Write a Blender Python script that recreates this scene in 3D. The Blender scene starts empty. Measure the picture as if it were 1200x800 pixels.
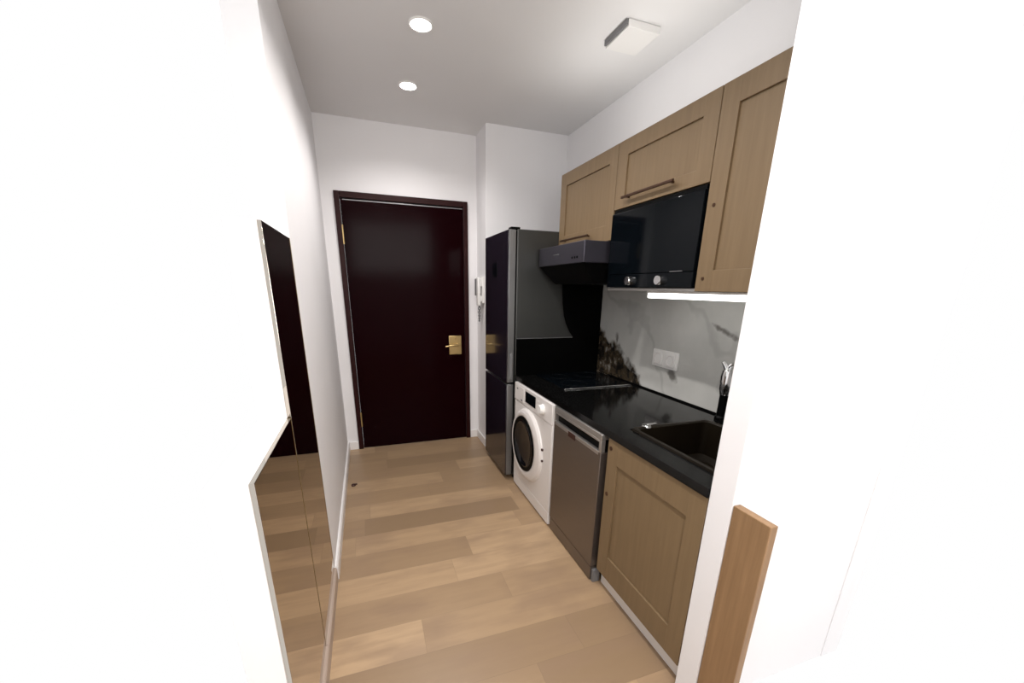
import bpy, bmesh, math, random
from mathutils import Vector, Matrix
random.seed(4)
C = bpy.context.scene.collection
PI = math.pi
D, H, XR = 3.85, 2.777, 2.03        # depth of the corridor, ceiling height, kitchen wall

# ------------------------------------------------------------------ materials
def srgb(r, g, b):
    f = lambda v: (v/255/12.92) if v/255 <= .04045 else ((v/255+.055)/1.055)**2.4
    return (f(r), f(g), f(b), 1)

def mat(name, col, rough=.5, metal=0, spec=.5, coat=0):
    m = bpy.data.materials.new(name); m.use_nodes = True
    b = m.node_tree.nodes['Principled BSDF']
    b.inputs['Base Color'].default_value = col
    b.inputs['Roughness'].default_value = rough
    b.inputs['Metallic'].default_value = metal
    b.inputs['Specular IOR Level'].default_value = spec
    b.inputs['Coat Weight'].default_value = coat
    b.inputs['Coat Roughness'].default_value = .05
    return m

class G:
    """tiny node-graph helper"""
    def __init__(s, m):
        s.m = m; s.t = m.node_tree; s.b = s.t.nodes['Principled BSDF']
    def n(s, kind, **kw):
        x = s.t.nodes.new(kind)
        for k, v in kw.items(): setattr(x, k, v)
        return x
    def l(s, a, b): s.t.links.new(a, b)
    def math(s, op, a, b=None, c=None):
        x = s.n('ShaderNodeMath', operation=op)
        for i, v in enumerate((a, b, c)):
            if v is None: continue
            if isinstance(v, (int, float)): x.inputs[i].default_value = v
            else: s.l(v, x.inputs[i])
        return x.outputs[0]
    def ramp(s, fac, stops):
        r = s.n('ShaderNodeValToRGB'); e = r.color_ramp.elements
        while len(e) < len(stops): e.new(.5)
        for el, (p, c) in zip(e, stops): el.position = p; el.color = c
        s.l(fac, r.inputs[0]); return r.outputs[0]
    def mix(s, fac, a, b, mode='MIX'):
        x = s.n('ShaderNodeMix', data_type='RGBA', blend_type=mode)
        for i, v in ((0, fac), (6, a), (7, b)):
            if isinstance(v, (int, float, tuple)): x.inputs[i].default_value = v
            else: s.l(v, x.inputs[i])
        return x.outputs[2]
    def coords(s):
        g = s.n('ShaderNodeNewGeometry'); sp = s.n('ShaderNodeSeparateXYZ')
        s.l(g.outputs['Position'], sp.inputs[0]); return g.outputs['Position'], sp.outputs
    def noise(s, vec, scale, detail=4, sc=(1, 1, 1), rough=.55):
        mp = s.n('ShaderNodeMapping'); mp.inputs['Scale'].default_value = sc
        s.l(vec, mp.inputs[0]); t = s.n('ShaderNodeTexNoise')
        t.inputs['Scale'].default_value = scale; t.inputs['Detail'].default_value = detail
        t.inputs['Roughness'].default_value = rough
        s.l(mp.outputs[0], t.inputs['Vector']); return t.outputs['Fac']
    def bump(s, h, strength=.1, dist=.002):
        b = s.n('ShaderNodeBump'); b.inputs['Strength'].default_value = strength
        b.inputs['Distance'].default_value = dist
        s.l(h, b.inputs['Height']); s.l(b.outputs[0], s.b.inputs['Normal'])

def paint(name, col, rough=.75):
    m = mat(name, col, rough, spec=.3); g = G(m); p, _ = g.coords()
    g.bump(g.noise(p, 180, 3), .06, .001)
    k = g.noise(p, 1.3, 2)
    c2 = tuple(v*.965 for v in col[:3])+(1,)
    g.l(g.ramp(k, [(.35, c2), (.65, col)]), g.b.inputs['Base Color'])
    return m

def wood(name, c1, c2, sc=(18, 18, 1.1), rough=.45):
    m = mat(name, c1, rough, spec=.4); g = G(m); p, _ = g.coords()
    a = g.noise(p, 3.0, 6, sc); b = g.noise(p, .9, 3, (2, 2, .5))
    f = g.math('ADD', g.math('MULTIPLY', a, .6), g.math('MULTIPLY', b, .4))
    g.l(g.ramp(f, [(.32, c2), (.66, c1)]), g.b.inputs['Base Color'])
    g.bump(a, .12, .001)
    return m

def floor_mat():
    m = mat('oak_floor', (.4, .3, .2, 1), .38, spec=.45); g = G(m); p, xyz = g.coords()
    W, L = .195, 1.05
    yy = g.math('DIVIDE', g.math('ADD', xyz['Y'], 1.175), W)
    row = g.math('FLOOR', yy)
    wn = g.n('ShaderNodeTexWhiteNoise', noise_dimensions='1D'); g.l(g.math('ADD', row, 3.7), wn.inputs['W'])
    xx = g.math('DIVIDE', g.math('ADD', xyz['X'], g.math('MULTIPLY', wn.outputs['Value'], L*2)), L)
    colm = g.math('FLOOR', xx)
    cb = g.n('ShaderNodeCombineXYZ'); g.l(row, cb.inputs[0]); g.l(colm, cb.inputs[1])
    wn2 = g.n('ShaderNodeTexWhiteNoise', noise_dimensions='2D'); g.l(cb.outputs[0], wn2.inputs['Vector'])
    tone = wn2.outputs['Value']
    # grain runs along the plank (X), shifted per plank
    off = g.n('ShaderNodeVectorMath', operation='MULTIPLY_ADD')
    cb2 = g.n('ShaderNodeCombineXYZ'); g.l(tone, cb2.inputs[0]); g.l(tone, cb2.inputs[2])
    g.l(cb2.outputs[0], off.inputs[0]); off.inputs[1].default_value = (7, 7, 31); g.l(p, off.inputs[2])
    gr = g.noise(off.outputs[0], 2.2, 7, (1.2, 14, 6), .6)
    cl = g.noise(off.outputs[0], 2.6, 3, (1.1, 3.2, 1), .5)
    c = g.ramp(tone, [(0, (.262, .177, .104, 1)), (.35, (.330, .224, .132, 1)), (.7, (.402, .275, .162, 1)), (1, (.475, .33, .198, 1))])
    c = g.mix(g.math('MULTIPLY', g.ramp(cl, [(.46, (0, 0, 0, 1)), (.66, (1, 1, 1, 1))]), .55), c, (.27, .18, .115, 1))
    c = g.mix(g.math('MULTIPLY', g.ramp(gr, [(.42, (0, 0, 0, 1)), (.62, (1, 1, 1, 1))]), .22), c, (.25, .165, .10, 1))
    fy = g.math('FRACT', yy); fx = g.math('FRACT', xx)
    ey = g.math('MINIMUM', fy, g.math('SUBTRACT', 1, fy)); ex = g.math('MINIMUM', fx, g.math('SUBTRACT', 1, fx))
    line = g.math('MINIMUM', g.math('DIVIDE', ey, .0075), g.math('DIVIDE', ex, .0016))
    seam = g.math('SUBTRACT', 1, g.math('MINIMUM', line, 1))
    c = g.mix(g.math('MULTIPLY', seam, .45), c, (.16, .11, .07, 1))
    g.l(c, g.b.inputs['Base Color'])
    g.bump(g.math('SUBTRACT', g.math('MULTIPLY', gr, .15), seam), .25, .001)
    return m

def marble_mat():
    m = mat('grey_marble', (.4, .4, .38, 1), .16, spec=.5); g = G(m); p, xyz = g.coords()
    n1 = g.noise(p, 2.2, 6); n2 = g.noise(p, 9, 6)
    base = g.ramp(n1, [(.3, (.43, .43, .41, 1)), (.55, (.52, .52, .495, 1)), (.75, (.60, .60, .575, 1))])
    # distance to the big diagonal vein  (Y,Z): (2.93,1.30) -> (2.37,.90)
    wob = g.math('ADD', g.math('MULTIPLY', g.math('SUBTRACT', n1, .5), .30), g.math('MULTIPLY', g.math('SUBTRACT', n2, .5), .22))
    dd = g.math('ADD', g.math('ADD', g.math('MULTIPLY', xyz['Y'], .581), g.math('MULTIPLY', xyz['Z'], -.814)), -.565)
    d = g.math('ADD', dd, wob)       # positive towards the fridge
    dark = g.ramp(g.math('ADD', g.math('MULTIPLY', d, 3.2), .5), [(.42, (0, 0, 0, 1)), (.56, (1, 1, 1, 1))])
    bro = g.ramp(g.noise(p, 14, 6), [(.38, (.012, .011, .010, 1)), (.56, (.06, .045, .028, 1)), (.70, (.30, .28, .25, 1))])
    c = g.mix(dark, base, bro)
    # thin grey branch veins
    w = g.n('ShaderNodeTexWave', wave_type='BANDS', bands_direction='DIAGONAL')
    w.inputs['Scale'].default_value = .9; w.inputs['Distortion'].default_value = 9; w.inputs['Detail'].default_value = 4
    w.inputs['Detail Scale'].default_value = 1.4
    mp = g.n('ShaderNodeMapping'); mp.inputs['Scale'].default_value = (1, 1, -1); mp.inputs['Location'].default_value = (0, .31, 0)
    g.l(p, mp.inputs[0]); g.l(mp.outputs[0], w.inputs['Vector'])
    v = g.ramp(w.outputs['Fac'], [(0, (1, 1, 1, 1)), (.035, (0, 0, 0, 1))])
    c = g.mix(g.math('MULTIPLY', v, .2), c, (.12, .11, .10, 1))
    # small dark blots: (Y, Z, size in Y, size in Z, slant)
    for sy, sz, wy, wz, sl in ((1.93, 1.03, .10, .05, .5), (2.52, 1.17, .035, .14, -.2), (1.60, 1.33, .13, .022, .35)):
        u = g.math('SUBTRACT', xyz['Y'], sy); v_ = g.math('SUBTRACT', xyz['Z'], sz)
        v_ = g.math('SUBTRACT', v_, g.math('MULTIPLY', u, sl))
        q = g.math('SQRT', g.math('ADD', g.math('POWER', g.math('DIVIDE', u, wy), 2), g.math('POWER', g.math('DIVIDE', v_, wz), 2)))
        q = g.math('ADD', q, g.math('MULTIPLY', g.math('SUBTRACT', n2, .5), 3.2))
        c = g.mix(g.ramp(q, [(.25, (.75, .75, .75, 1)), (.8, (0, 0, 0, 1))]), c, (.07, .062, .052, 1))
    g.l(c, g.b.inputs['Base Color'])
    return m

def granite_mat():
    m = mat('black_granite', (.01, .01, .01, 1), .09, spec=.22); g = G(m); p, _ = g.coords()
    g.l(g.ramp(g.noise(p, 160, 2), [(.5, (.003, .003, .003, 1)), (.78, (.010, .010, .010, 1))]), g.b.inputs['Base Color'])
    return m

def brushed(name, col, rough=.3, sc=(4, 4, 160)):
    m = mat(name, col, rough, metal=.85); g = G(m); p, _ = g.coords()
    k = g.noise(p, 2, 4, sc)
    g.l(g.math('ADD', g.math('MULTIPLY', k, .16), rough-.08), g.b.inputs['Roughness'])
    return m

def emis(name, col, s):
    m = bpy.data.materials.new(name); m.use_nodes = True
    b = m.node_tree.nodes['Principled BSDF']; b.inputs['Base Color'].default_value = (.8, .8, .8, 1)
    b.inputs['Emission Color'].default_value = col; b.inputs['Emission Strength'].default_value = s
    return m

M = dict(
    wall=paint('white_wall_paint', (.83, .82, .83, 1)),
    ceil=paint('white_ceiling_paint', (.79, .785, .785, 1)),
    skirt=paint('white_gloss_paint', (.82, .80, .79, 1), .4),
    floor=floor_mat(), marble=marble_mat(), granite=granite_mat(),
    oak=wood('greige_oak', (.203, .138, .074, 1), (.165, .110, .057, 1)),
    plinth_shade=wood('shaded_white_plinth', (.46, .37, .31, 1), (.40, .31, .25, 1), (14, 1, 14)),  # white plinth face with shade and floor bounce put into its colour
    brown=wood('warm_brown_oak', (.30, .18, .09, 1), (.20, .115, .055, 1)),
    door=mat('dark_lacquer', (.007, .0005, .0012, 1), .13, spec=.035),
    doorframe=mat('dark_red_brown_frame', (.020, .003, .003, 1), .4, spec=.15),
    fridge_door=mat('black_glass_steel', (.011, .009, .015, 1), .14, spec=.6, coat=.3),
    fridge_side=brushed('dark_grey_steel', (.075, .076, .073, 1), .42),
    fridge_edge=brushed('grey_door_edge', (.22, .22, .22, 1), .4),
    steel=brushed('brushed_steel', (.20, .17, .15, 1), .36),
    steel_light=brushed('light_steel_strip', (.48, .46, .44, 1), .35),
    chrome=mat('chrome', (.8, .8, .8, 1), .12, metal=1),
    bronze=mat('bronze_handle', (.085, .045, .028, 1), .35, metal=.8),
    gold=mat('brushed_brass', (.55, .40, .18, 1), .32, metal=.9),
    white=mat('white_enamel', (.74, .71, .69, 1), .3),
    plastic=mat('white_plastic', (.82, .81, .79, 1), .35),
    greyplastic=mat('grey_plastic', (.16, .16, .165, 1), .45),
    black=mat('black_plastic', (.002, .002, .002, 1), .4, spec=.06),
    splash=mat('black_splash_glass', (.002, .002, .002, 1), .2, spec=.02),
    glass=mat('black_glass', (.002, .0032, .0045, 1), .06, spec=.12),
    porthole=mat('smoky_porthole_glass', (.006, .006, .008, 1), .10, spec=.45),
    mirror=mat('tinted_mirror', (.54, .49, .43, 1), .015, metal=1),
    mirroredge=mat('bronze_mirror_edge', (.16, .10, .03, 1), .4, metal=.5),
    hood=brushed('charcoal_hood_metal', (.085, .08, .10, 1), .4),
    zone=mat('zone_print', (.02, .02, .02, 1), .2),
    sink=mat('black_composite_sink', (.010, .007, .004, 1), .35, spec=.25),
    dot=mat('dark_brown_rubber', (.035, .008, .004, 1), .5),
    lamp=emis('downlight_glow', (1, .985, .96, 1), 18),
    led=emis('led_strip_glow', (1, .99, .95, 1), 4.5),
)

# ------------------------------------------------------------------ mesh helpers
def add_box(bm, x0, x1, y0, y1, z0, z1, bev=0, seg=2):
    r = bmesh.ops.create_cube(bm, size=1)
    vs = r['verts']
    for v in vs:
        v.co = Vector(((x0+x1)/2+v.co.x*(x1-x0), (y0+y1)/2+v.co.y*(y1-y0), (z0+z1)/2+v.co.z*(z1-z0)))
    if bev:
        es = list({e for v in vs for e in v.link_edges})
        bmesh.ops.bevel(bm, geom=es, offset=bev, segments=seg, affect='EDGES', profile=.5)

def add_lathe(bm, prof, origin, axis='Z', seg=40, closed=True):
    """prof: list of (radius, height) revolved round axis through origin"""
    o = Vector(origin)
    def P(r, h, a):
        c, s = math.cos(a)*r, math.sin(a)*r
        return o + {'Z': Vector((c, s, h)), 'X': Vector((h, c, s)), 'Y': Vector((c, h, s))}[axis]
    rings = []
    for r, h in prof:
        if r < 1e-6: rings.append([bm.verts.new(P(0, h, 0))])
        else: rings.append([bm.verts.new(P(r, h, 2*PI*i/seg)) for i in range(seg)])
    for a, b in zip(rings, rings[1:]):
        for i in range(seg):
            j = (i+1) % seg
            if len(a) == 1 and len(b) == 1: continue
            if len(a) == 1: bm.faces.new((a[0], b[i], b[j]))
            elif len(b) == 1: bm.faces.new((a[i], a[j], b[0]))
            else: bm.faces.new((a[i], a[j], b[j], b[i]))

def add_tube(bm, pts, rad, seg=12):
    pts = [Vector(p) for p in pts]; rings = []
    up = None
    for i, p in enumerate(pts):
        t = (pts[min(i+1, len(pts)-1)]-pts[max(i-1, 0)]).normalized()
        if up is None: up = t.orthogonal().normalized()
        up = (up-t*up.dot(t)).normalized(); s = t.cross(up)
        r = rad[i] if isinstance(rad, (list, tuple)) else rad
        rings.append([bm.verts.new(p+(up*math.cos(2*PI*k/seg)+s*math.sin(2*PI*k/seg))*r) for k in range(seg)])
    for a, b in zip(rings, rings[1:]):
        for k in range(seg):
            j = (k+1) % seg; bm.faces.new((a[k], a[j], b[j], b[k]))
    bm.faces.new(rings[0][::-1]); bm.faces.new(rings[-1])

def add_prism(bm, poly, ax, a0, a1):
    """extrude a polygon of 2-D points along axis ax from a0 to a1"""
    def P(u, v, w): return {'X': (w, u, v), 'Y': (u, w, v), 'Z': (u, v, w)}[ax]
    A = [bm.verts.new(P(u, v, a0)) for u, v in poly]; B = [bm.verts.new(P(u, v, a1)) for u, v in poly]
    n = len(poly)
    bm.faces.new(A); bm.faces.new(B[::-1])
    for i in range(n):
        j = (i+1) % n; bm.faces.new((A[j], A[i], B[i], B[j]))

def bx(*boxes, bev=0, seg=2):
    bm = bmesh.new()
    for b in boxes: add_box(bm, *b, bev=bev, seg=seg)
    return bm

def obj(name, bm, m, parent=None, label=None, smooth=True):
    bmesh.ops.recalc_face_normals(bm, faces=bm.faces[:])
    me = bpy.data.meshes.new(name); bm.to_mesh(me); bm.free()
    me.materials.append(M[m] if isinstance(m, str) else m)
    if smooth:
        for p in me.polygons: p.use_smooth = True
        me.set_sharp_from_angle(angle=math.radians(20))
    o = bpy.data.objects.new(name, me); C.objects.link(o)
    if parent is not None:
        o.parent = parent
        if parent.type == 'EMPTY': o.matrix_parent_inverse = Matrix.Translation(-parent.location)   # geometry is in room coordinates
    if label: o['label'] = label
    return o

def thing(name, label, cat, loc, group=None):
    o = bpy.data.objects.new(name, None); C.objects.link(o); o.location = loc
    o.empty_display_size = .1
    o['label'] = label; o['category'] = cat
    if group: o['group'] = group
    return o
def tag(o, label, cat, group=None):
    o['label'] = label; o['category'] = cat
    if group: o['group'] = group
    return o
def struct(name, bm, m, parent=None):
    o = obj(name, bm, m, parent)
    if parent is None: o['kind'] = 'structure'
    return o

def box_hole(bm, x0, x1, y0, y1, z0, z1, hx0, hx1, hy0, hy1):
    """slab with a rectangular hole through Z"""
    add_box(bm, x0, hx0, y0, y1, z0, z1); add_box(bm, hx1, x1, y0, y1, z0, z1)
    add_box(bm, hx0, hx1, y0, hy0, z0, z1); add_box(bm, hx0, hx1, hy1, y1, z0, z1)

# ------------------------------------------------------------------ the room
YB = -1.35                                             # wall behind the camera
struct('floor', bx((-.02, XR+.1, .895, D+.1, -.08, 0), (-.02, 1.345, YB-.1, .895, -.08, 0)), 'floor')
struct('ceiling', bx((0, XR+.1, YB-.1, D+.1, H, H+.1)), 'ceil')
struct('wall_left', bx((-.12, 0, 1.968, D+.1, 0, H)), 'wall')
bm = bmesh.new()                                       # wall holding the entrance door, with its opening
add_box(bm, 0, .10, D, D+.1, 0, H); add_box(bm, 1.205, 1.30, D, D+.1, 0, H); add_box(bm, .10, 1.205, D, D+.1, 2.25, H)
struct('wall_far', bm, 'wall')
struct('wall_column', bx((1.295, XR, 3.545, D+.1, 0, H)), 'wall')
struct('wall_right', bx((XR, XR+.1, .80, 3.545, 0, H)), 'wall')
struct('wall_partition', bx((1.314, XR, .803, .893, 0, H), bev=.003), 'wall')
struct('wall_rear', bx((-.1, XR+.1, YB-.1, YB, 0, H)), 'wall')
struct('wall_rear_left', bx((-.1, 0, YB, .25, 0, H)), 'wall')
struct('wall_rear_right', bx((XR, XR+.1, YB, .25, 0, H)), 'wall')

bm = bmesh.new()
add_prism(bm, [(0, 0), (.016, 0), (.016, .068), (.009, .08), (0, .08)], 'Y', 1.97, D)
struct('baseboard_left', bm, 'skirt')
struct('baseboard_far', bx((.016, .096, D-.014, D, 0, .08), bev=.003), 'skirt')
struct('baseboard_column', bx((1.281, 1.295, 3.545, D, 0, .08), (1.209, 1.281, D-.014, D, 0, .08), bev=.003), 'skirt')

# ---- entrance door
d = thing('door_1', 'glossy almost black entrance door in a dark red frame at the corridor end', 'door', (.65, D, 0))
d['kind'] = 'structure'
obj('door_frame', bx((.098, .140, D-.02, D+.08, 0, 2.252), (1.166, 1.207, D-.02, D+.08, 0, 2.252), (.140, 1.166, D-.02, D+.08, 2.205, 2.252), bev=.004), 'doorframe', d, 'dark red-brown door frame')
obj('door_leaf', bx((.143, 1.163, D-.004, D+.05, .006, 2.202), bev=.004), 'door', d, 'glossy black door leaf')
bm = bmesh.new(); add_box(bm, .135, .150, D-.012, D-.003, 1.86, 1.99, bev=.002); add_tube(bm, [(.143, D-.017, 1.85), (.143, D-.017, 2.0)], .007)
obj('hinge', bm, 'gold', d, 'pale metal upper hinge')
bm = bmesh.new(); add_box(bm, .135, .150, D-.012, D-.003, .24, .36, bev=.002); add_tube(bm, [(.143, D-.017, .23), (.143, D-.017, .37)], .007)
obj('hinge', bm, 'gold', d)
obj('draught_trim', bx((.16, 1.16, D-.008, D-.004, 2.188, 2.196), bev=.001), 'fridge_edge', d, 'thin pale line along the door top')
pl = obj('lock_plate', bx((1.005, 1.128, D-.016, D-.002, .888, 1.072), bev=.006), 'gold', d, 'brass lock plate')
bm = bmesh.new()
add_lathe(bm, [(0, -.055), (.013, -.055), (.013, -.014), (.02, -.014)], (1.088, D, .982), 'Y', 20)
add_tube(bm, [(1.10, D-.052, .985), (1.06, D-.056, .984), (1.01, D-.056, .980), (.965, D-.050, .972)], [.010, .010, .009, .006])
obj('door_handle', bm, 'gold', pl, 'brass lever handle')
bm = bmesh.new(); add_lathe(bm, [(0, -.024), (.012, -.024), (.014, -.014)], (1.075, D, 1.045), 'Y', 20)
obj('lock_cylinder', bm, 'gold', pl)

# ------------------------------------------------------------------ mirrored closets on the left
def mirror(name, label, y0, y1, z1, knob, lab2):
    t = thing(name, label, 'mirror', (-.05, (y0+y1)/2, 0))
    obj('backing', bx((-.10, -.012, y0, y1, .0, z1), bev=.002), 'skirt', t)
    obj('mirror_pane', bx((-.012, 0, y0+.0035, y1-.0035, .082, z1), bev=.001), 'mirror', t, 'dark tinted mirror glass')
    obj('edge_strip', bx((-.013, .0006, y1-.0065, y1, .082, z1)), 'mirroredge', t, 'thin bronze edge')
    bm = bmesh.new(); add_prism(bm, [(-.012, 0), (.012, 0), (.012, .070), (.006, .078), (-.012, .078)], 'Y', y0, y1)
    obj('plinth', bm, 'plinth_shade', t, 'white plinth under the mirror, coloured as shaded')
    if knob:
        bm = bmesh.new(); add_lathe(bm, [(0, .022), (.009, .022), (.011, .018), (.006, .008), (.008, 0)], (0, knob[0], knob[1]), 'X', 16)
        obj('knob', bm, 'chrome', t)
    return t
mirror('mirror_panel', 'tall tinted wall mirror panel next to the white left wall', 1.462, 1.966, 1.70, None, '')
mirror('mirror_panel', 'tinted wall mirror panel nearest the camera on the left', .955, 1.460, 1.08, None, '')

# ------------------------------------------------------------------ refrigerator
t = thing('refrigerator', 'tall dark grey fridge freezer with glossy black doors', 'fridge', (1.6, 3.08, 0))
obj('body', bx((1.306, 1.89, 2.79, 3.37, .035, 1.912), bev=.006), 'fridge_side', t, 'dark grey side')
def fdoor(z0, z1, nm):
    f = obj(nm, bx((1.246, 1.298, 2.793, 3.367, z0, z1), bev=.004), 'fridge_edge', t, 'grey metal door edge')
    obj('front_panel', bx((1.240, 1.2475, 2.792, 3.368, z0+.002, z1-.002), bev=.002), 'fridge_door', f, 'glossy black door front')
    return f
f1 = fdoor(.826, 1.908, 'fridge_door'); f2 = fdoor(.045, .812, 'freezer_door')
obj('gasket', bx((1.297, 1.307, 2.80, 3.36, .05, 1.90)), 'black', t)
obj('display', bx((1.2375, 1.2405, 3.045, 3.165, 1.60, 1.705), bev=.001), 'glass', f1, 'black display panel')
obj('grip', bx((1.262, 1.285, 2.788, 2.794, .86, 1.05), bev=.002), 'greyplastic', f1)
obj('hinge_cover', bx((1.262, 1.33, 2.80, 2.86, 1.908, 1.926), bev=.004), 'black', t)
for y in (2.83, 3.33):
    for x in (1.34, 1.85):
        bm = bmesh.new(); add_lathe(bm, [(0, 0), (.02, 0), (.022, .012), (.012, .014), (.012, .04), (0, .04)], (x, y, 0), 'Z', 20)
        obj('foot', bm, 'black', t)

# ------------------------------------------------------------------ worktop, splash panels, backsplash
ZC = .886
t = thing('worktop', 'glossy black stone worktop running over the appliances', 'worktop', (1.66, 1.84, .851))
bm = bmesh.new(); box_hole(bm, 1.308, 2.012, .896, 2.785, .851, ZC, 1.41, 1.88, .95, 1.48)
bmesh.ops.remove_doubles(bm, verts=bm.verts[:], dist=1e-5)
obj('slab', bm, 'granite', t, smooth=False)
bm = bmesh.new(); add_box(bm, 2.004, 2.0118, .896, 2.60, ZC, ZC+.010, bev=.002)
obj('sealing_strip', bm, 'black', t, 'thin black strip along the wall')

bm = bmesh.new()
curve = [(1.79, 1.16), (1.755, 1.20), (1.72, 1.26), (1.695, 1.33), (1.68, 1.42), (1.67, 1.55), (1.665, 1.64), (2.012, 1.64)]
add_prism(bm, [(1.312, ZC+.001), (2.012, ZC+.001)] + curve[::-1] + [(1.312, 1.16)], 'Y', 2.768, 2.787)
sp = obj('splash_panel', bm, 'splash', smooth=False)
tag(sp, 'black splash panel standing on the worktop against the fridge', 'panel')
obj('trim', bx((1.312, 1.77, 2.767, 2.786, 1.1605, 1.1645)), 'fridge_edge', sp, 'thin pale top edge')

bs = struct('trim_backsplash', bx((2.013, XR, .893, 2.79, ZC, 1.80)), 'marble')

# double socket
t = thing('wall_socket', 'white double socket on the grey marble backsplash', 'socket', (2.013, 1.985, 1.11))
obj('plate', bx((2.001, 2.013, 1.872, 2.098, 1.058, 1.166), bev=.004), 'plastic', t)
for yc in (1.93, 2.04):
    s = obj('socket_insert', bx((1.994, 2.002, yc-.040, yc+.040, 1.072, 1.150), bev=.006), 'plastic', t)
    bm = bmesh.new()
    add_lathe(bm, [(.032, -.0105), (.028, -.0105), (.026, -.0085), (0, -.0082)], (2.003, yc, 1.111), 'X', 28)
    obj('recess', bm, 'white', s)
    bm = bmesh.new()
    for dy in (-.0095, .0095):
        add_lathe(bm, [(0, -.0088), (.003, -.0088), (.003, -.0080)], (2.003, yc+dy, 1.111), 'X', 10)
    obj('pin_hole', bm, 'black', s)

# ------------------------------------------------------------------ hob
t = thing('induction_hob', 'black glass hob with a thin steel front edge beside the splash panel', 'hob', (1.72, 2.49, ZC))
obj('glass_top', bx((1.462, 1.975, 2.262, 2.752, ZC+.0005, ZC+.0065), bev=.0015), 'glass', t)
obj('steel_edge', bx((1.462, 1.975, 2.250, 2.262, ZC+.0005, ZC+.0085), bev=.002), 'chrome', t, 'thin steel edge strip')
bm = bmesh.new()
for cx, cy, r in ((1.60, 2.39, .09), (1.60, 2.62, .075), (1.84, 2.39, .075), (1.84, 2.62, .095)):
    add_lathe(bm, [(r, .0066), (r, .0071), (r-.002, .0071), (r-.002, .0066)], (cx, cy, ZC), 'Z', 40)
obj('cooking_zone', bm, 'zone', t)

# ------------------------------------------------------------------ sink and tap
t = thing('sink', 'black inset sink in the near end of the worktop', 'sink', (1.65, 1.215, .70))
def rrect(x0, x1, y0, y1, r, n=6):
    pts = []
    for cx, cy, a0 in ((x1-r, y1-r, 0), (x0+r, y1-r, 90), (x0+r, y0+r, 180), (x1-r, y0+r, 270)):
        for k in range(n+1):
            a = math.radians(a0+90*k/n); pts.append((cx+r*math.cos(a), cy+r*math.sin(a)))
    return pts
def loft(bm, loops, cap=True):
    L = [[bm.verts.new((x, y, z)) for x, y in pts] for pts, z in loops]
    for a, b in zip(L, L[1:]):
        n = len(a)
        for i in range(n):
            j = (i+1) % n; bm.faces.new((a[i], a[j], b[j], b[i]))
    if cap: bm.faces.new(L[-1])
bm = bmesh.new()
loft(bm, [(rrect(1.412, 1.878, .952, 1.478, .03), ZC+.001), (rrect(1.414, 1.876, .954, 1.476, .03), ZC+.010),
          (rrect(1.428, 1.862, .968, 1.462, .03), ZC+.011), (rrect(1.436, 1.854, .976, 1.454, .03), ZC+.004),
          (rrect(1.438, 1.852, .978, 1.452, .03), .72), (rrect(1.47, 1.82, 1.01, 1.42, .03), .70), (rrect(1.60, 1.69, 1.17, 1.26, .03), .698)])
obj('basin', bm, 'sink', t)
bm = bmesh.new(); add_lathe(bm, [(.042, .699), (.042, .704), (.03, .705), (.028, .701), (0, .701)], (1.645, 1.215, 0), 'Z', 28)
obj('drain', bm, 'chrome', t)
bm = bmesh.new(); add_lathe(bm, [(.024, 0), (.026, .004), (.022, .012), (.010, .016), (0, .016)], (1.505, 1.478, ZC+.001), 'Z', 24)
add_box(bm, 1.50, 1.56, 1.468, 1.484, ZC+.010, ZC+.018, bev=.003)
obj('drain_control', bm, 'chrome', t, 'small chrome drain lever on the sink rim')

t = thing('faucet', 'chrome mixer tap standing behind the sink', 'faucet', (1.968, 1.475, ZC))
bm = bmesh.new(); add_lathe(bm, [(0, .001), (.030, .001), (.030, .012), (.024, .02), (.023, .06), (.023, .13), (0, .13)], (1.968, 1.475, ZC), 'Z', 28)
obj('base', bm, 'black', t, 'black lower sleeve')
bm = bmesh.new(); add_lathe(bm, [(0, .131), (.026, .131), (.033, .16), (.034, .23), (.030, .255), (.018, .268), (0, .272)], (1.968, 1.475, ZC), 'Z', 28)
obj('valve_body', bm, 'chrome', t)
bm = bmesh.new()
pts = [(1.968, 1.475, 1.10)] + [(1.968-.065*(1-math.cos(a)), 1.475-.095*(1-math.cos(a)), 1.135+.055*math.sin(a)) for a in [i*PI/10 for i in range(0, 11)]]
add_tube(bm, pts, .012)
obj('spout', bm, 'chrome', t)
bm = bmesh.new(); add_tube(bm, [(1.965, 1.48, 1.14), (1.955, 1.49, 1.168), (1.945, 1.50, 1.185)], [.016, .013, .010])
obj('lever', bm, 'chrome', t)

# ------------------------------------------------------------------ washing machine
t = thing('washing_machine', 'white front-loading washing machine under the worktop beside the fridge', 'washing machine', (1.6, 2.41, 0))
obj('body', bx((1.302, 1.90, 2.075, 2.742, .012, .848), bev=.006), 'white', t)
obj('control_panel', bx((1.292, 1.304, 2.077, 2.740, .715, .847), bev=.004), 'white', t)
obj('front_panel', bx((1.296, 1.304, 2.077, 2.740, .10, .712), bev=.003), 'white', t)
obj('service_panel', bx((1.296, 1.304, 2.077, 2.740, .014, .098), bev=.003), 'white', t)
obj('display', bx((1.2885, 1.293, 2.335, 2.515, .748, .826), bev=.002), 'glass', t, 'dark display window')
dr = obj('detergent_drawer', bx((1.289, 1.2935, 2.545, 2.728, .725, .835), bev=.003), 'white', t)
obj('drawer_mark', bx((1.2875, 1.2895, 2.66, 2.685, .805, .815)), 'greyplastic', dr)
obj('drawer_mark', bx((1.2875, 1.2895, 2.57, 2.60, .735, .745)), 'greyplastic', dr)
bm = bmesh.new(); add_lathe(bm, [(0, -.030), (.026, -.030), (.030, -.026), (.033, -.004), (.036, 0)], (1.293, 2.215, .780), 'X', 32)
kn = obj('dial', bm, 'plastic', t)
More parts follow.
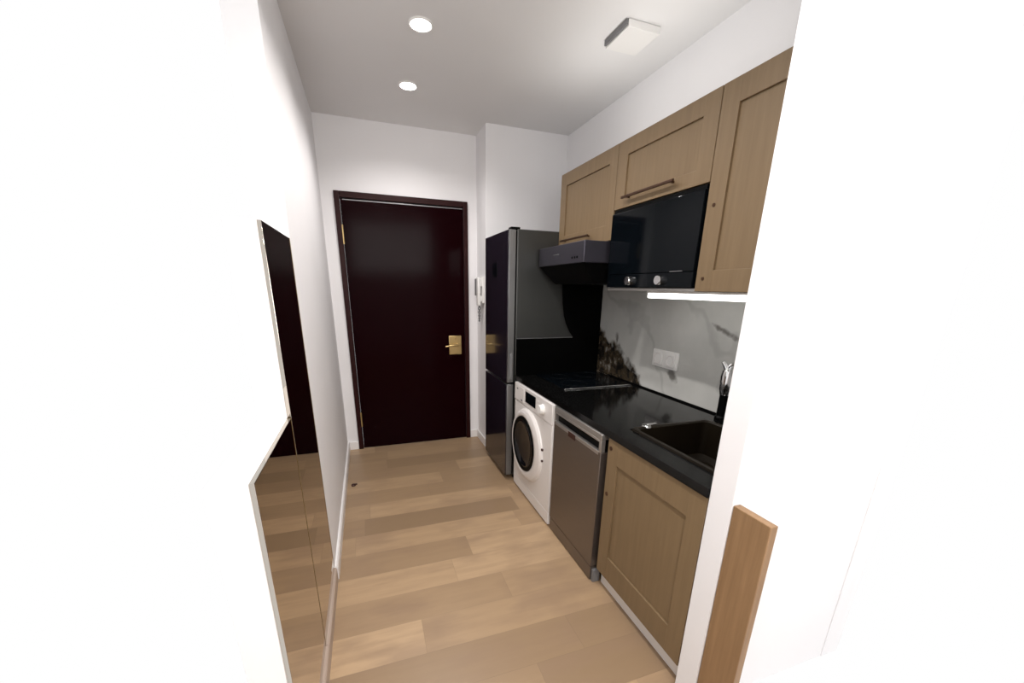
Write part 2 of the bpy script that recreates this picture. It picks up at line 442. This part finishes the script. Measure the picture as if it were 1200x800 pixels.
for k in range(3):
    b = obj('button', bx((1.2885, 1.293, 2.285-.0, 2.300, .752+.026*k, .764+.026*k), bev=.002), 'white', t)
def offset_rings(bm, rows, seg=64):
    # rows: (x, centre y, centre z, radius)
    R = []
    for x, y, z, rad in rows:
        R.append([bm.verts.new((x, y, z))] if rad == 0 else [bm.verts.new((x, y+rad*math.cos(2*PI*i/seg), z+rad*math.sin(2*PI*i/seg))) for i in range(seg)])
    for p, q in zip(R, R[1:]):
        for i in range(seg):
            j = (i+1) % seg
            if len(q) == 1: bm.faces.new((p[i], p[j], q[0]))
            else: bm.faces.new((p[i], p[j], q[j], q[i]))
bm = bmesh.new(); offset_rings(bm, [(1.2965, 2.460, .438, .268), (1.288, 2.460, .438, .266), (1.276, 2.466, .438, .256), (1.268, 2.480, .438, .236), (1.268, 2.490, .438, .216), (1.274, 2.495, .438, .203)])
rg = obj('porthole_ring', bm, 'white', t)
bm = bmesh.new(); offset_rings(bm, [(1.276, 2.495, .438, .206), (1.266, 2.495, .438, .200), (1.264, 2.495, .438, .186), (1.270, 2.495, .438, .172)])
obj('porthole_rim', bm, 'black', rg)
bm = bmesh.new(); offset_rings(bm, [(1.270, 2.495, .438, .173), (1.268, 2.495, .438, .165), (1.273, 2.495, .438, .155), (1.280, 2.495, .438, .135), (1.286, 2.495, .438, .10), (1.289, 2.495, .438, .06), (1.290, 2.495, .438, 0)])
obj('porthole_glass', bm, 'porthole', rg)
obj('door_catch', bx((1.285, 1.297, 2.188, 2.206, .498, .512), bev=.002), 'dot', rg)
obj('door_catch', bx((1.285, 1.297, 2.186, 2.202, .420, .434), bev=.002), 'dot', rg)
for y in (2.10, 2.71):
    bm = bmesh.new(); add_lathe(bm, [(0, 0), (.018, 0), (.018, .014), (0, .014)], (1.34, y, 0), 'Z', 16); obj('foot', bm, 'black', t)

# ------------------------------------------------------------------ dishwasher
t = thing('dishwasher', 'brushed steel dishwasher between the washing machine and the oak cabinet', 'dishwasher', (1.6, 1.78, 0))
obj('body', bx((1.352, 1.90, 1.530, 2.06, .03, .848), bev=.003), 'black', t)
dd = obj('door_panel', bx((1.300, 1.350, 1.535, 2.058, .090, .752), bev=.004), 'steel', t)
obj('control_strip', bx((1.298, 1.350, 1.535, 2.058, .818, .850), bev=.004), 'steel_light', t, 'light steel control strip')
obj('grip_recess', bx((1.322, 1.350, 1.537, 2.056, .752, .818)), 'black', t, 'black handle recess')
obj('grip_frame', bx((1.299, 1.324, 1.535, 1.555, .752, .818), (1.299, 1.324, 2.045, 2.058, .752, .818), (1.297, 1.310, 1.555, 2.045, .806, .818), (1.299, 1.322, 1.555, 2.045, .735, .756), bev=.002), 'steel_light', t)
obj('badge', bx((1.2965, 1.300, 1.79, 1.87, .722, .752), bev=.001), 'dot', dd)
obj('plinth', bx((1.302, 1.345, 1.537, 2.056, .004, .086), bev=.003), 'steel', t)
obj('foot', bx((1.31, 1.352, 1.516, 1.536, .0, .075), bev=.003), 'greyplastic', t)
obj('side_gap_shade', bx((1.345, 1.36, 1.511, 1.530, .08, .85)), 'dot', t, 'dark strip painted as gap shade beside the cabinet')  # dark strip stands in for the shade inside the gap

# ------------------------------------------------------------------ shaker doors and cabinets
def shaker(parent, y0, y1, z0, z1, xf, rail=.075, th=.02, name='door', m='oak', rr=None):
    bm = bmesh.new(); r = rail; rt, rb = rr or (rail, rail)
    add_box(bm, xf, xf+th, y0, y0+r, z0, z1, bev=.0018); add_box(bm, xf, xf+th, y1-r, y1, z0, z1, bev=.0018)
    add_box(bm, xf+.0004, xf+th, y0+r-.001, y1-r+.001, z0, z0+rb, bev=.0018); add_box(bm, xf+.0004, xf+th, y0+r-.001, y1-r+.001, z1-rt, z1, bev=.0018)
    o = obj(name, bm, m, parent)
    obj('panel', bx((xf+.009, xf+th-.002, y0+r-.003, y1-r+.003, z0+rb-.003, z1-rt+.003)), m, o)
    return o
def bar_handle(parent, y0, y1, z, xf, m='bronze'):
    bm = bmesh.new()
    add_box(bm, xf-.032, xf-.022, y0, y1, z-.006, z+.006, bev=.002)
    for y in (y0+.03, y1-.03): add_box(bm, xf-.024, xf+.001, y-.005, y+.005, z-.004, z+.004)
    return obj('handle', bm, m, parent, 'thin dark bronze bar handle')

t = thing('base_cabinet', 'greige oak sink cabinet with a framed door and white plinth', 'cabinet', (1.66, 1.2, 0))
obj('carcass', bx((1.337, 2.0, .897, 1.502, .10, .696), (1.337, 1.40, .897, 1.502, .696, .849), bev=.001), 'oak', t)
dr = shaker(t, .898, 1.500, .103, .846, 1.316, rail=.080, rr=(.115, .125))
obj('kick_plate', bx((1.358, 1.378, .897, 1.508, 0, .10)), 'white', t, 'white plinth board')
for z in (.56, .80):
    bm = bmesh.new(); add_lathe(bm, [(0, -.0035), (.010, -.0035), (.011, 0)], (1.3165, 1.475, z), 'X', 16)
    obj('cover_cap', bm, 'bronze', dr)

def wall_cabinet(label, y0, y1, z0, z1, rail, rr, handle=None, caps=()):
    t = thing('wall_cabinet', label, 'cabinet', (1.83, (y0+y1)/2, z0), 'greige oak wall cabinets above the worktop')
    obj('carcass', bx((1.642, 2.011, y0, y1, z0, z1), bev=.001), 'oak', t)
    s = shaker(t, y0+.001, y1-.001, z0+.001, z1, 1.621, rail=rail, rr=rr)
    if handle: bar_handle(s, handle[0], handle[1], handle[2], 1.621)
    for y, z in caps:
        bm = bmesh.new(); add_lathe(bm, [(0, -.003), (.007, -.003), (.008, 0)], (1.6215, y, z), 'X', 16); obj('cover_cap', bm, 'bronze', s)
    return t
wall_cabinet('low oak wall cabinet above the range hood', 2.104, 2.788, 1.789, 2.267, .078, (.078, .085), (2.33, 2.71, 1.838))
wall_cabinet('oak wall cabinet with long bronze handle above the microwave', 1.424, 2.102, 1.940, 2.267, .085, (.074, .06), (1.61, 2.00, 1.985))
wall_cabinet('full-height oak wall cabinet right of the microwave', .897, 1.422, 1.517, 2.267, .085, (.085, .085), None, ((1.384, 1.85), (1.384, 1.57)))

# ------------------------------------------------------------------ microwave
t = thing('microwave', 'black glass built-in microwave below the handled oak cabinet', 'microwave', (1.83, 1.76, 1.53))
obj('body', bx((1.632, 2.0, 1.432, 2.098, 1.532, 1.936), bev=.003), 'black', t)
obj('glass_door', bx((1.612, 1.632, 1.432, 2.098, 1.602, 1.918), bev=.003), 'glass', t)
cp = obj('control_panel', bx((1.612, 1.632, 1.432, 2.098, 1.534, 1.600), bev=.003), 'glass', t)
obj('vent_slot', bx((1.624, 1.634, 1.435, 2.095, 1.920, 1.936)), 'black', t)
for y in (1.875, 1.635):
    bm = bmesh.new(); add_lathe(bm, [(0, -.024), (.020, -.024), (.022, -.020), (.023, 0)], (1.612, y, 1.567), 'X', 28)
    k = obj('dial', bm, 'chrome', cp)
obj('logo_line', bx((1.6112, 1.6125, 1.50, 1.58, 1.603, 1.606)), 'greyplastic', cp)
sh = obj('shelf', bx((1.625, 2.011, 1.424, 2.102, 1.517, 1.530), bev=.001), 'steel_light')
tag(sh, 'thin pale shelf board under the microwave', 'shelf')

# led bar under the cabinets
t = thing('led_bar', 'glowing white light bar under the wall cabinets', 'light bar', (1.78, 1.4, 1.50))
obj('housing', bx((1.755, 1.805, .90, 1.912, 1.506, 1.5168), bev=.002), 'plastic', t)
obj('diffuser', bx((1.76, 1.80, .902, 1.91, 1.480, 1.508), bev=.006), 'led', t)

# ------------------------------------------------------------------ range hood
t = thing('range_hood', 'charcoal range hood under the low oak wall cabinet', 'range hood', (1.75, 2.44, 1.55))
obj('box', bx((1.462, 1.98, 2.122, 2.762, 1.668, 1.786), bev=.004), 'hood', t)
bm = bmesh.new()
loft(bm, [([(1.47, 2.13), (1.98, 2.13), (1.98, 2.755), (1.47, 2.755)], 1.668), ([(1.49, 2.15), (1.98, 2.15), (1.98, 2.74), (1.49, 2.74)], 1.640),
          ([(1.57, 2.17), (1.95, 2.17), (1.95, 2.70), (1.57, 2.70)], 1.553)])
obj('underside', bm, 'black', t, 'black tapered underside')
obj('badge', bx((1.4605, 1.463, 2.44, 2.52, 1.728, 1.733)), 'chrome', t)
bm = bmesh.new()
for k in range(3): add_lathe(bm, [(0, -.003), (.006, -.003), (.007, 0)], (1.462, 2.20+.03*k, 1.70), 'X', 14)
obj('buttons', bm, 'black', t)

# ------------------------------------------------------------------ intercom on the column side
t = thing('intercom', 'white intercom handset hanging on the wall between door and fridge', 'intercom', (1.295, 3.72, 1.36))
obj('wall_plate', bx((1.272, 1.295, 3.585, 3.800, 1.385, 1.615), bev=.006), 'plastic', t)
obj('handset_slot', bx((1.250, 1.273, 3.716, 3.772, 1.45, 1.60), bev=.004), 'greyplastic', t, 'dark grey cradle slot')
bm = bmesh.new()
add_box(bm, 1.232, 1.262, 3.590, 3.650, 1.362, 1.608, bev=.010); add_box(bm, 1.255, 1.274, 3.592, 3.648, 1.53, 1.60, bev=.006); add_box(bm, 1.255, 1.274, 3.592, 3.648, 1.40, 1.45, bev=.006)
obj('handset', bm, 'plastic', t)
bm = bmesh.new()
pts = [(1.262+.004*math.cos(i*1.3), 3.63+.05*i/60+.004*math.sin(i*1.3), 1.372-.15*math.sin(i/60*PI)) for i in range(61)]
add_tube(bm, pts, .005, 8); obj('cord', bm, 'greyplastic', t, 'grey looping cord')

# ------------------------------------------------------------------ ceiling lights and vent
spots = [(.65, 2.48), (.652, 3.15), (.65, 1.78), (.65, 1.08), (.65, .38), (.65, -.32), (1.35, -.6)]  # first two are visible; the others are added out of view for light
labels = ['round white downlight nearer the camera in the ceiling', 'round white downlight nearer the dark entrance door']
proto = None
for i, (x, y) in enumerate(spots):
    if proto is None:
        t = thing('ceiling_light', labels[0], 'downlight', (x, y, H), 'ceiling downlights')
        bm = bmesh.new(); add_lathe(bm, [(.062, 0), (.062, -.004), (.057, -.007), (.052, -.006), (.050, -.001)], (x, y, H), 'Z', 40)
        obj('bezel', bm, 'plastic', t)
        bm = bmesh.new(); add_lathe(bm, [(.051, -.0015), (.045, -.007), (.025, -.012), (0, -.014)], (x, y, H), 'Z', 32)
        obj('lens', bm, 'lamp', t)
        proto = t
    else:
        t = proto.copy(); C.objects.link(t); t.location = (x, y, H)
        for ch in list(proto.children):
            c = ch.copy(); C.objects.link(c); c.parent = t
            c.matrix_parent_inverse = ch.matrix_parent_inverse.copy()
        t['label'] = labels[i] if i < 2 else 'added round white downlight, out of view in the ceiling'
    L = bpy.data.lights.new('downlight_beam', 'SPOT'); L.energy = 30; L.spot_size = math.radians(150); L.spot_blend = .7
    L.shadow_soft_size = .025; L.color = (1, .955, .93)
    lo = bpy.data.objects.new('downlight_beam', L); C.objects.link(lo); lo.location = (x, y, H-.03)

R_ = bpy.data.lights.new('rear_fill_light', 'AREA'); R_.shape = 'RECTANGLE'; R_.size = 1.5; R_.size_y = .9; R_.energy = 32; R_.color = (1, .99, .96)  # added fill light behind the camera, brightens column and far wall
ro = bpy.data.objects.new('rear_fill_light', R_); C.objects.link(ro); ro.location = (.85, -1.1, 2.25); ro.rotation_euler = (math.radians(76), 0, 0)
U = bpy.data.lights.new('cabinet_top_fill', 'AREA'); U.shape = 'RECTANGLE'; U.size = .10; U.size_y = 1.3; U.energy = 2.9; U.color = (1, .99, .96)  # added hidden uplight without a fitting, brightens the ceiling on the right
uo = bpy.data.objects.new('cabinet_top_fill', U); C.objects.link(uo); uo.location = (1.655, 2.0, 2.285); uo.rotation_euler = (PI, 0, 0)

t = thing('ceiling_vent', 'square white vent cover with dark side slot on the ceiling', 'vent', (1.675, 2.16, H))
obj('cover', bx((1.590, 1.775, 2.062, 2.268, H-.034, H-.001), bev=.003), 'plastic', t)
obj('side_slot', bx((1.578, 1.591, 2.066, 2.264, H-.026, H-.002), bev=.002), 'greyplastic', t, 'dark side slot')

# small things
bm = bmesh.new(); add_lathe(bm, [(0, 0), (.016, 0), (.017, .006), (.013, .014), (.005, .018), (0, .018)], (.062, 3.064, 0), 'Z', 20)
add_box(bm, .066, .090, 3.068, 3.084, 0, .010, bev=.003)
tag(obj('door_stop', bm, 'dot'), 'small dark brown door stop on the floor by the left wall', 'door stop')
t = thing('oak_board', 'warm brown oak board standing against the near side of the white partition', 'board', (1.33, .74, 0))
obj('board', bx((1.316, 1.345, .672, .801, 0, .875), bev=.003), 'brown', t)

# ------------------------------------------------------------------ world, camera
w = bpy.data.worlds.new('world'); bpy.context.scene.world = w; w.use_nodes = True
bg = w.node_tree.nodes['Background']; bg.inputs[0].default_value = (1, 1, 1, 1); bg.inputs[1].default_value = 1.0

f, px, py, yaw, pitch, roll, cx, cz = 462.3612, 597.1812, 481.0549, -0.3424, -0.2995, 0.0175, 0.2754, 1.5158
fw = Vector((-math.sin(yaw)*math.cos(pitch), math.cos(yaw)*math.cos(pitch), math.sin(pitch)))
r = Vector((math.cos(yaw), math.sin(yaw), 0)); u = r.cross(fw)
r2 = r*math.cos(roll)+u*math.sin(roll); u2 = -r*math.sin(roll)+u*math.cos(roll)
cam = bpy.data.cameras.new('camera'); co = bpy.data.objects.new('camera', cam); C.objects.link(co)
m = Matrix((r2, u2, -fw)).transposed().to_4x4(); m.translation = (cx, 0, cz); co.matrix_world = m
cam.sensor_width = 36; cam.lens = f*36/1200; cam.clip_start = .02
cam.shift_x = (600-px)/1200; cam.shift_y = (py-400)/1200
S = bpy.context.scene; S.camera = co
S.view_settings.view_transform = 'Standard'; S.view_settings.look = 'None'
S.view_settings.exposure = 0; S.view_settings.gamma = 1; S.view_settings.use_curve_mapping = False
